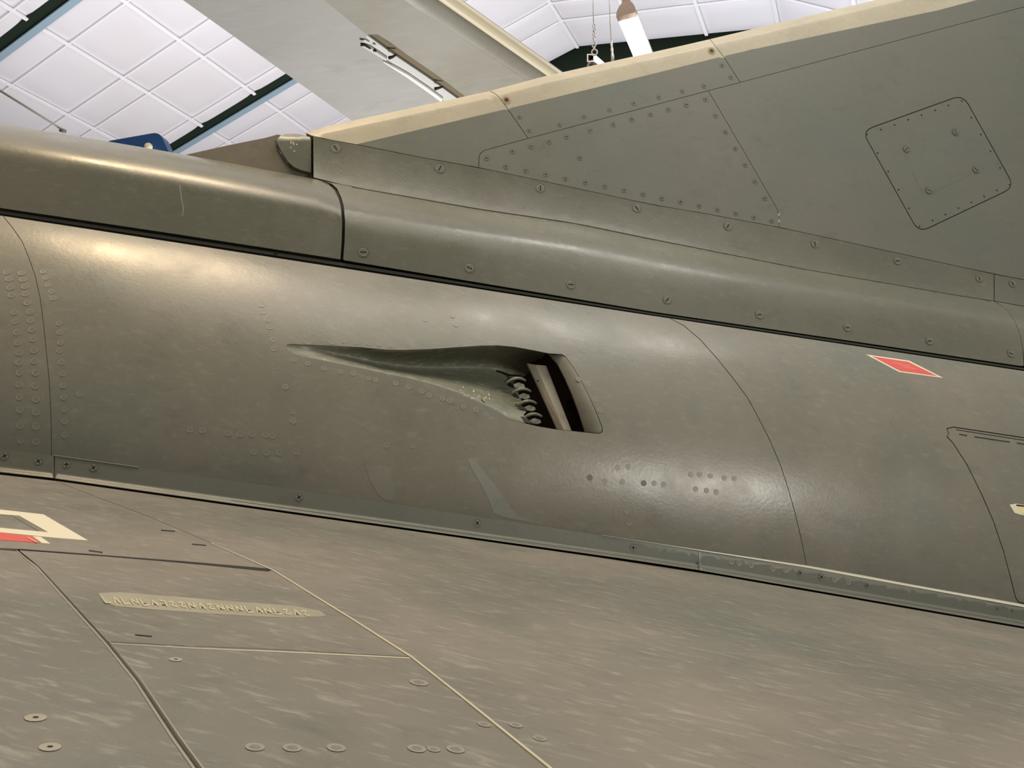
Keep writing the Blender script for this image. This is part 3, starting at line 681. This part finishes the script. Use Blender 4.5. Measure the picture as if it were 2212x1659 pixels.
line('sealant_bead', [(455,1172),(590,1231)] + seamB[1:], [1,2,2.6,3,3.4,3.8,5,8,10], wingS, w2, SEALM, off=.0014, thick=.003)
line('sealant_bead', [(240,1390),(420,1400),(600,1407),(885,1421)], [.8,1.4,2,2], wingS, w4, SEALM, off=.0008, thick=.002)
line('sealant_bead', [(u-4-i*.9, y+2) for i, (u, y) in enumerate(seamC)], [2,2.5,2.5,3,3.5,4,4.5,5,6,7], wingS, w5, RINGM, off=.0006, thick=.002)
line('sealant_bead', [(u+4+i*.9, y-2) for i, (u, y) in enumerate(seamC[3:])], [1.5,2,3,3.5,4,5,6], wingS, w4, RINGM, off=.0006, thick=.002)
line('slot', seamC[1:], [1.2,1.8,2.2,3.5,4.2,5,6,8,10], wingS, w5, plain('dirty_joint_filler', (.06,.052,.035), .8), off=.0007)
for a, b in (((348,1145),(378,1147.5)),((415,1175),(445,1178)),((192,1189),(222,1193)),((292,1371),(328,1374))): line('slot', [a, b], 2.2, wingS, w2 if a[0] > 340 else w1, BLACKM, off=.0006)
# cream frame and red marking at the left edge
fr = [(-170,1086),(0,1100.5),(94,1111),(190,1167),(115,1161),(0,1149.5),(-140,1136)]
inn = [(-150,1098),(0,1110.5),(41,1113.6),(104,1149.5),(0,1140),(-130,1128)]
panel('cream_marking', fr, wingS, w1, (WHITEM,), off=.0008, thick=.001, step=30, holes=[inn])
line('marking_line', [(-60,1107),(27,1114),(84,1147)], 1.6, wingS, w1, BROWN)
panel('red_marking', [(-120,1140),(0,1150),(68,1158),(87,1172.5),(0,1166),(-100,1158)], wingS, w1, (REDM,), off=.0008, thick=.001, step=30)
panel('cream_marking', [(70,1158),(88,1159.5),(109,1174),(90,1172.5)], wingS, w1, (WHITEM,), off=.0008, thick=.001)
line('marking_line', [(59,1160),(80,1171)], 2.6, wingS, w1, PINKM, off=.0018, thick=.0006)
# worn raised stencil on its rubbed patch
panel('stencil_patch', [(212,1281),(260,1279),(330,1285),(420,1292),(500,1299),(560,1303),(640,1309),(690,1319),(705,1330),(650,1334),(560,1332),(450,1325),(340,1317),(250,1309),(222,1299)], wingS, w3, (paint('rubbed_patch', (.36,.335,.25), (.32,.30,.225), (.5,.46,.34), wear=.4, big=6),), off=.0005, thick=.001, step=40)
LET = plain('raised_yellowed_lettering', (.56,.51,.34), .5); LETD = plain('dark_lettering', (.10,.09,.06), .6)
u = 222
glyphs = 'LIJASVALNRBTNKHANDLAQE'
for k, g in enumerate(glyphs):
    y = 1288 + (u-222)*.068; h = 13; s_ = lambda a, b: (u + a*17 + (b-.5)*9, y + b*h)
    strokes = {0: [[(.1,0),(.1,1)],[(.1,1),(.8,1)]], 1: [[(.2,0),(.8,.1)],[(.8,.1),(.7,1)]], 2: [[(.1,1),(.5,0)],[(.5,0),(.8,1)]], 3: [[(.1,0),(.1,1)],[(.1,.1),(.8,.9)],[(.8,.9),(.8,0)]], 4: [[(.1,.2),(.7,.1)],[(.7,.1),(.2,.8)],[(.2,.8),(.8,.9)]]}[(ord(g)*7 + k) % 5 if k else 0]
    for st in strokes:
        line('lettering', [s_(*st[0]), s_(*st[1])], 2.6, wingS, w3, LET, off=.0016, thick=.001)
    if k > 3: line('lettering', [s_(.2,.75), s_(.6,.75)], 2.2, wingS, w3, LETD, off=.0014, thick=.001)
    u += 20.5
def ring_w(lst, sc, ox, oy, r, parent, me):
    for q in lst: fasten(me, 'rivet', ox+q[0]/sc, oy+q[1]/sc, wingS, r, parent)
ring_w([(160,675),(415,680),(715,680),(1265,685),(1530,690),(1280,235)], 3.16, 500, 1400, 21, w4, RIVET_WING)
ring_w([(1725,520),(1380,690)], 3.16, 500, 1400, 15, w4, RIVET_WING)
ring_w([(1940,525),(2105,615)], 3.16, 500, 1400, 16, w2, RIVET_WING)
ring_w([(340,665),(478,945)], 4.424, 0, 1400, 22, w5, RIVET_HOLE)
ring_w([(1680,108)], 4.424, 0, 1400, 14, w4, RIVET_HOLE)
# ---- hidden rest of the airframe: lower hull and wing underside, so that it is a body from the side too
def hull(v0, v1):
    vs = []; fs = []; st = [-420, 300, 1100, 1900, 2640]; m = 16
    for u in st:
        c = pw(u, y_rtop(u), .0)
        for k in range(m+1):
            a = math.pi*k/m; vs.append(c + WD*(.60*math.cos(a)) - VD*(.62*math.sin(a)))
    for i in range(len(st)-1):
        for k in range(m): q = i*(m+1)+k; fs.append((q, q+1, q+m+2, q+m+1))
    return vs, fs
vs, fs = hull(0, 0); mesh('lower_fuselage', vs, fs, jet, (FUSP,), smooth=True)
vs = []; fs = []; st = [-420, 300, 1100, 1900, 2640]
for u in st:
    for t in range(9):
        y = y_ftop(u) + (y_rtop(u)+40 - y_ftop(u))*t/8; p = pw(u, y, w_fus(u, y)); vs.append(p - WD*2*(p-O0).dot(WD))
for i in range(len(st)-1):
    for k in range(8): q = i*9+k; fs.append((q, q+1, q+10, q+9))
mesh('far_fuselage_side', vs, fs, jet, (FUSP,), smooth=True)
panel('wing_underside', [(UL, 990)] + wr(UL, UR, 8) + [(UR, YB),(UL, YB)], wingS, jet, (WINGP,), off=-.06, thick=.01, step=200)

# ------------------------------------------------------------ grey aircraft wing hanging behind
ZW = CAM.z + 3.5
hw = tag(empty('hanging_wing', at_z(800, 100, ZW)), 'pale grey underside of a wing on an aircraft hung behind the olive fin', 'aircraft wing')
class Flat:
    n = Vector((0,0,-1))
    def __init__(s, dz=0): s.dz = dz
    def __call__(s, u, y, off=0): return at_z(u, y, ZW + s.dz - off)
f0 = Flat()
def Lx(y): return 395 + y*1.40
def Rx(y): return 925 + y*1.455
brk = [(470,-150),(783,78),(792,75.5)]
slotL = [(779,98),(812,116),(850,142),(900,177),(951,215),(1100,322)]
slotR = [(792,75.5),(850,118),(920,165),(982,209),(1140,322)]
panel('wing_skin', [(Lx(-160),-160),(580,-160),(720,0),(792,66),(794,75.5),(780,97)] + slotL[1:] + [(Lx(322),322)], f0, hw, (GREYU,), off=-.003, thick=.05, step=60)
panel('wing_skin', [(560,-160),(Rx(-160)-60,-160),(Rx(0)-52,0),(Rx(322)-30,322),(1140,322),(1010,212),(944,162),(878,117),(840,90),(815,74),(792,75),(700,0)], f0, hw, (BUFF,), thick=.05, step=40)
# step up to the flap cove, its shadow put into the brown colour
st = [(792,75.5),(850,118),(920,165),(982,209),(1140,322)]; st2 = [(815,74),(878,117),(944,162),(1010,212),(1180,322)]
vs = [f0(*p, -.05) for p in st] + [f0(*p) for p in st2]
vs += [v + Z*.01 for v in vs]; fs = [(i, i+1, 6+i, 5+i) for i in range(4)] + [(10+i, 15+i, 16+i, 11+i) for i in range(4)]
mesh('cove_step', vs, fs, hw, (BROWN,), smooth=False)
panel('flap_strip', slotL[:1] + slotR + slotL[1:][::-1], Flat(.012), hw, (STRIPM,), thick=.04, step=30)
line('flap_edge', [(828,134),(880,165),(925,196),(955,218)], [2,6,7,7], f0, hw, plain('white_flap_edge', (.82,.82,.80), .35), off=.01, thick=.02)
line('flap_edge', [(779,98),(800,108),(835,130)], [2,7,5], f0, hw, STRIPM, off=.01, thick=.02)
for pts in ([(779,96),(788,97),(800,105)], [(808,108),(813,111)], [(840,125),(848,123),(856,118)], [(939,192),(948,190),(957,187)]):
    tube('flap_hook', [f0(*p, .03) for p in pts], [.013]+[.010]*(len(pts)-2)+[.006], hw, BLACKM, seg=6)
# rounded leading edge
vs = []; fs = []; m = 10
for y in (-160, -60, 40, 140, 240, 322):
    a = f0(Rx(y)-60+ (y+160)*.05, y); b = f0(Rx(y), y); d = b - a
    for k in range(m+1):
        t = k/m*math.pi; vs.append(a + d*math.sin(min(t, math.pi/2)) * (1 if t <= math.pi/2 else 1) + (-d*(1-math.sin(t)) if t > math.pi/2 else Vector((0,0,0))) + Z*(.13*(1-math.cos(t))))
for i in range(5):
    for k in range(m): q = i*(m+1)+k; fs.append((q, q+1, q+m+2, q+m+1))
mesh('wing_nose', vs, fs, hw, (BUFF,), smooth=True)
le = []
for y in (-160, 0, 160, 322):
    a = f0(Rx(y)-60+(y+160)*.05, y); b = f0(Rx(y), y); le.append(a + (b-a)*1.0 + Z*.11)
tube('leading_edge_strip', le, .045, hw, LEDGE, seg=8)

# ------------------------------------------------------------ blue panel of another aircraft beyond the spine
bd = 6.4
bp_ = rounded([(225,306),(345,285),(372,345),(300,380),(225,360)], 16)
bl = empty('blue_aircraft_panel', CAM + ray(300,330)*bd)
tag(bl, 'dark blue rounded panel showing above the olive spine at left', 'aircraft part')
c0 = [CAM + ray(u, y)*bd for u, y in bp_]; c1 = [p + Vector((.02,.08,0)) for p in c0]; n = len(c0)
mesh('blue_plate', c0 + c1, [tuple(range(n)), tuple(range(n, 2*n))[::-1]] + [(i, (i+1) % n, n+(i+1) % n, n+i) for i in range(n)], bl, (BLUE,))
tube('white_stud', [CAM + ray(320.5,317)*(bd-.07), CAM + ray(321,317.5)*(bd+.02)], [.030,.036], bl, WHITEM, seg=12)

# ------------------------------------------------------------ lamp and rigging
ZL = CAM.z + 4.3
lamp = tag(empty('hanging_lamp', at_z(1356, 40, ZL)), 'bright twin tube lamp with brown end cap hanging by its cable', 'lamp')
LH = (at_z(1392, 125, ZL) - at_z(1358, 40, ZL)); LH.z = 0; L_ = LH.length; LH.normalize(); LC = Vector((LH.y, -LH.x, 0))
a = at_z(1357, 40, ZL)
hwid = 21 / F * (a - CAM).dot(FW)
for s in (-1, 1):
    tube('lamp_tube', [a + LC*s*hwid*.5 + LH*t for t in (0, L_*.5, L_*1.25)], hwid*.50, lamp, TUBEM, seg=12)
hsg = [a + Z*hwid*.35 + LH*(L_*.62)]
box('lamp_housing', hsg[0], LH*(L_*.63), LC*hwid*.98, Z*hwid*.25, lamp, GALV)
vs = []; fs = []
for wx, zz in ((1.0,-.25),(1.0,.1),(.93,.45),(.70,1.0),(.42,1.4),(.38,2.0)):
    for s, q in ((-1,-1),(1,-1),(1,1),(-1,1)): vs.append(a + LC*s*hwid*wx + LH*(-.05 + q*.03*wx) + Z*hwid*zz)
for i in range(5):
    for k in range(4): fs.append((i*4+k, i*4+(k+1) % 4, i*4+4+(k+1) % 4, i*4+4+k))
fs += [(3,2,1,0), (20,21,22,23)]
mesh('end_cap', vs, fs, lamp, (CAPM,))
tube('suspension_cable', [a + Z*hwid*2 - LH*.05, a + Z*2.2 - LH*.05], .012, lamp, GALV, seg=6)
def D(u, y, d): return CAM + ray(u, y)*d
def ringt(name, u, y, rx, ry, d, r, parent, mat=GALV, tilt=0):
    return tube(name, [D(u + rx*math.cos(q)*math.cos(tilt) , y + ry*math.sin(q), d + .02*math.cos(q)) for q in [i*math.pi/6 for i in range(12)]], r, parent, mat, seg=6, closed=True)
d = 6.0
rig = tag(empty('rigging_cable', D(1283,100,d)), 'thin steel cable with twisted end and shackle, left of the lit lamp', 'cable', 'steel suspension cables')
tube('cable', [D(1279,-110,d), D(1281,0,d), D(1282,50,d)], .004, rig, GALV, seg=6)
for k in range(4): ringt('thimble', 1283+(k % 2)*.8, 56+k*8.5, 2.2, 5, d, .005, rig)
ringt('shackle', 1283, 96, 4, 5.5, d, .006, rig); tube('shackle_pin', [D(1283,101,d), D(1283.5,108,d)], .008, rig, GALV)
ringt('shackle', 1284, 113, 6, 6.5, d, .006, rig)
rig2 = tag(empty('rigging_cable', D(1322,110,d)), 'thin steel cable ending in a beaded sleeve, nearest the lit lamp', 'cable', 'steel suspension cables')
tube('cable', [D(1312,-110,d), D(1316,0,d), D(1320,88,d)], .004, rig2, GALV, seg=6)
tube('sleeve', [D(1320.5,86,d), D(1321,96,d), D(1321.5,101,d), D(1322,107,d), D(1322.5,113,d), D(1323,119,d), D(1323.6,135,d)], [.005,.010,.007,.012,.008,.012,.012], rig2, GALV, seg=8)
tb = tag(empty('square_tube', D(1275,125,d)), 'short pale square steel tube seen end-on below the shackle', 'tube')
def sq(u, y, hw_, hh, dd): return [D(u-hw_, y-hh, dd), D(u+hw_, y-hh, dd), D(u+hw_, y+hh, dd), D(u-hw_, y+hh, dd)]
d += .25
o1, i1, o2, i2 = sq(1276,125,8,8.5,d), sq(1276,125,5.6,6.2,d), sq(1310,152,7,7.5,d+.7), sq(1310,152,5,5.5,d+.7)
vs = o1+i1+o2+i2; fs = []
for k in range(4):
    j = (k+1) % 4; fs += [(k, j, 4+j, 4+k), (k, 8+k, 8+j, j), (4+k, 4+j, 12+j, 12+k), (8+k, 12+k, 12+j, 8+j)]
mesh('tube_wall', vs, fs, tb, (GALV,)); tube('tube_pin', [D(1277,130,d+.05), D(1290,140,d+.1)], .012, tb, GALV)
tube('tube_strut', [D(1274,133,d), D(1269,146,d+.05)], .010, tb, GALV)
pole = tag(empty('antenna_pole', CAM + ray(140,283)*7), 'thin grey pole crossing the white vault above the left end of the spine', 'pole')
tube('rod', [CAM + ray(-60,158)*7, CAM + ray(137,281)*7], .012, pole, plain('grey_rod', (.42,.38,.36), .5), seg=6)
tube('tip', [CAM + ray(130,281)*7, CAM + ray(141,283.5)*7], .018, pole, plain('dark_tip', (.2,.17,.14), .5), seg=6)
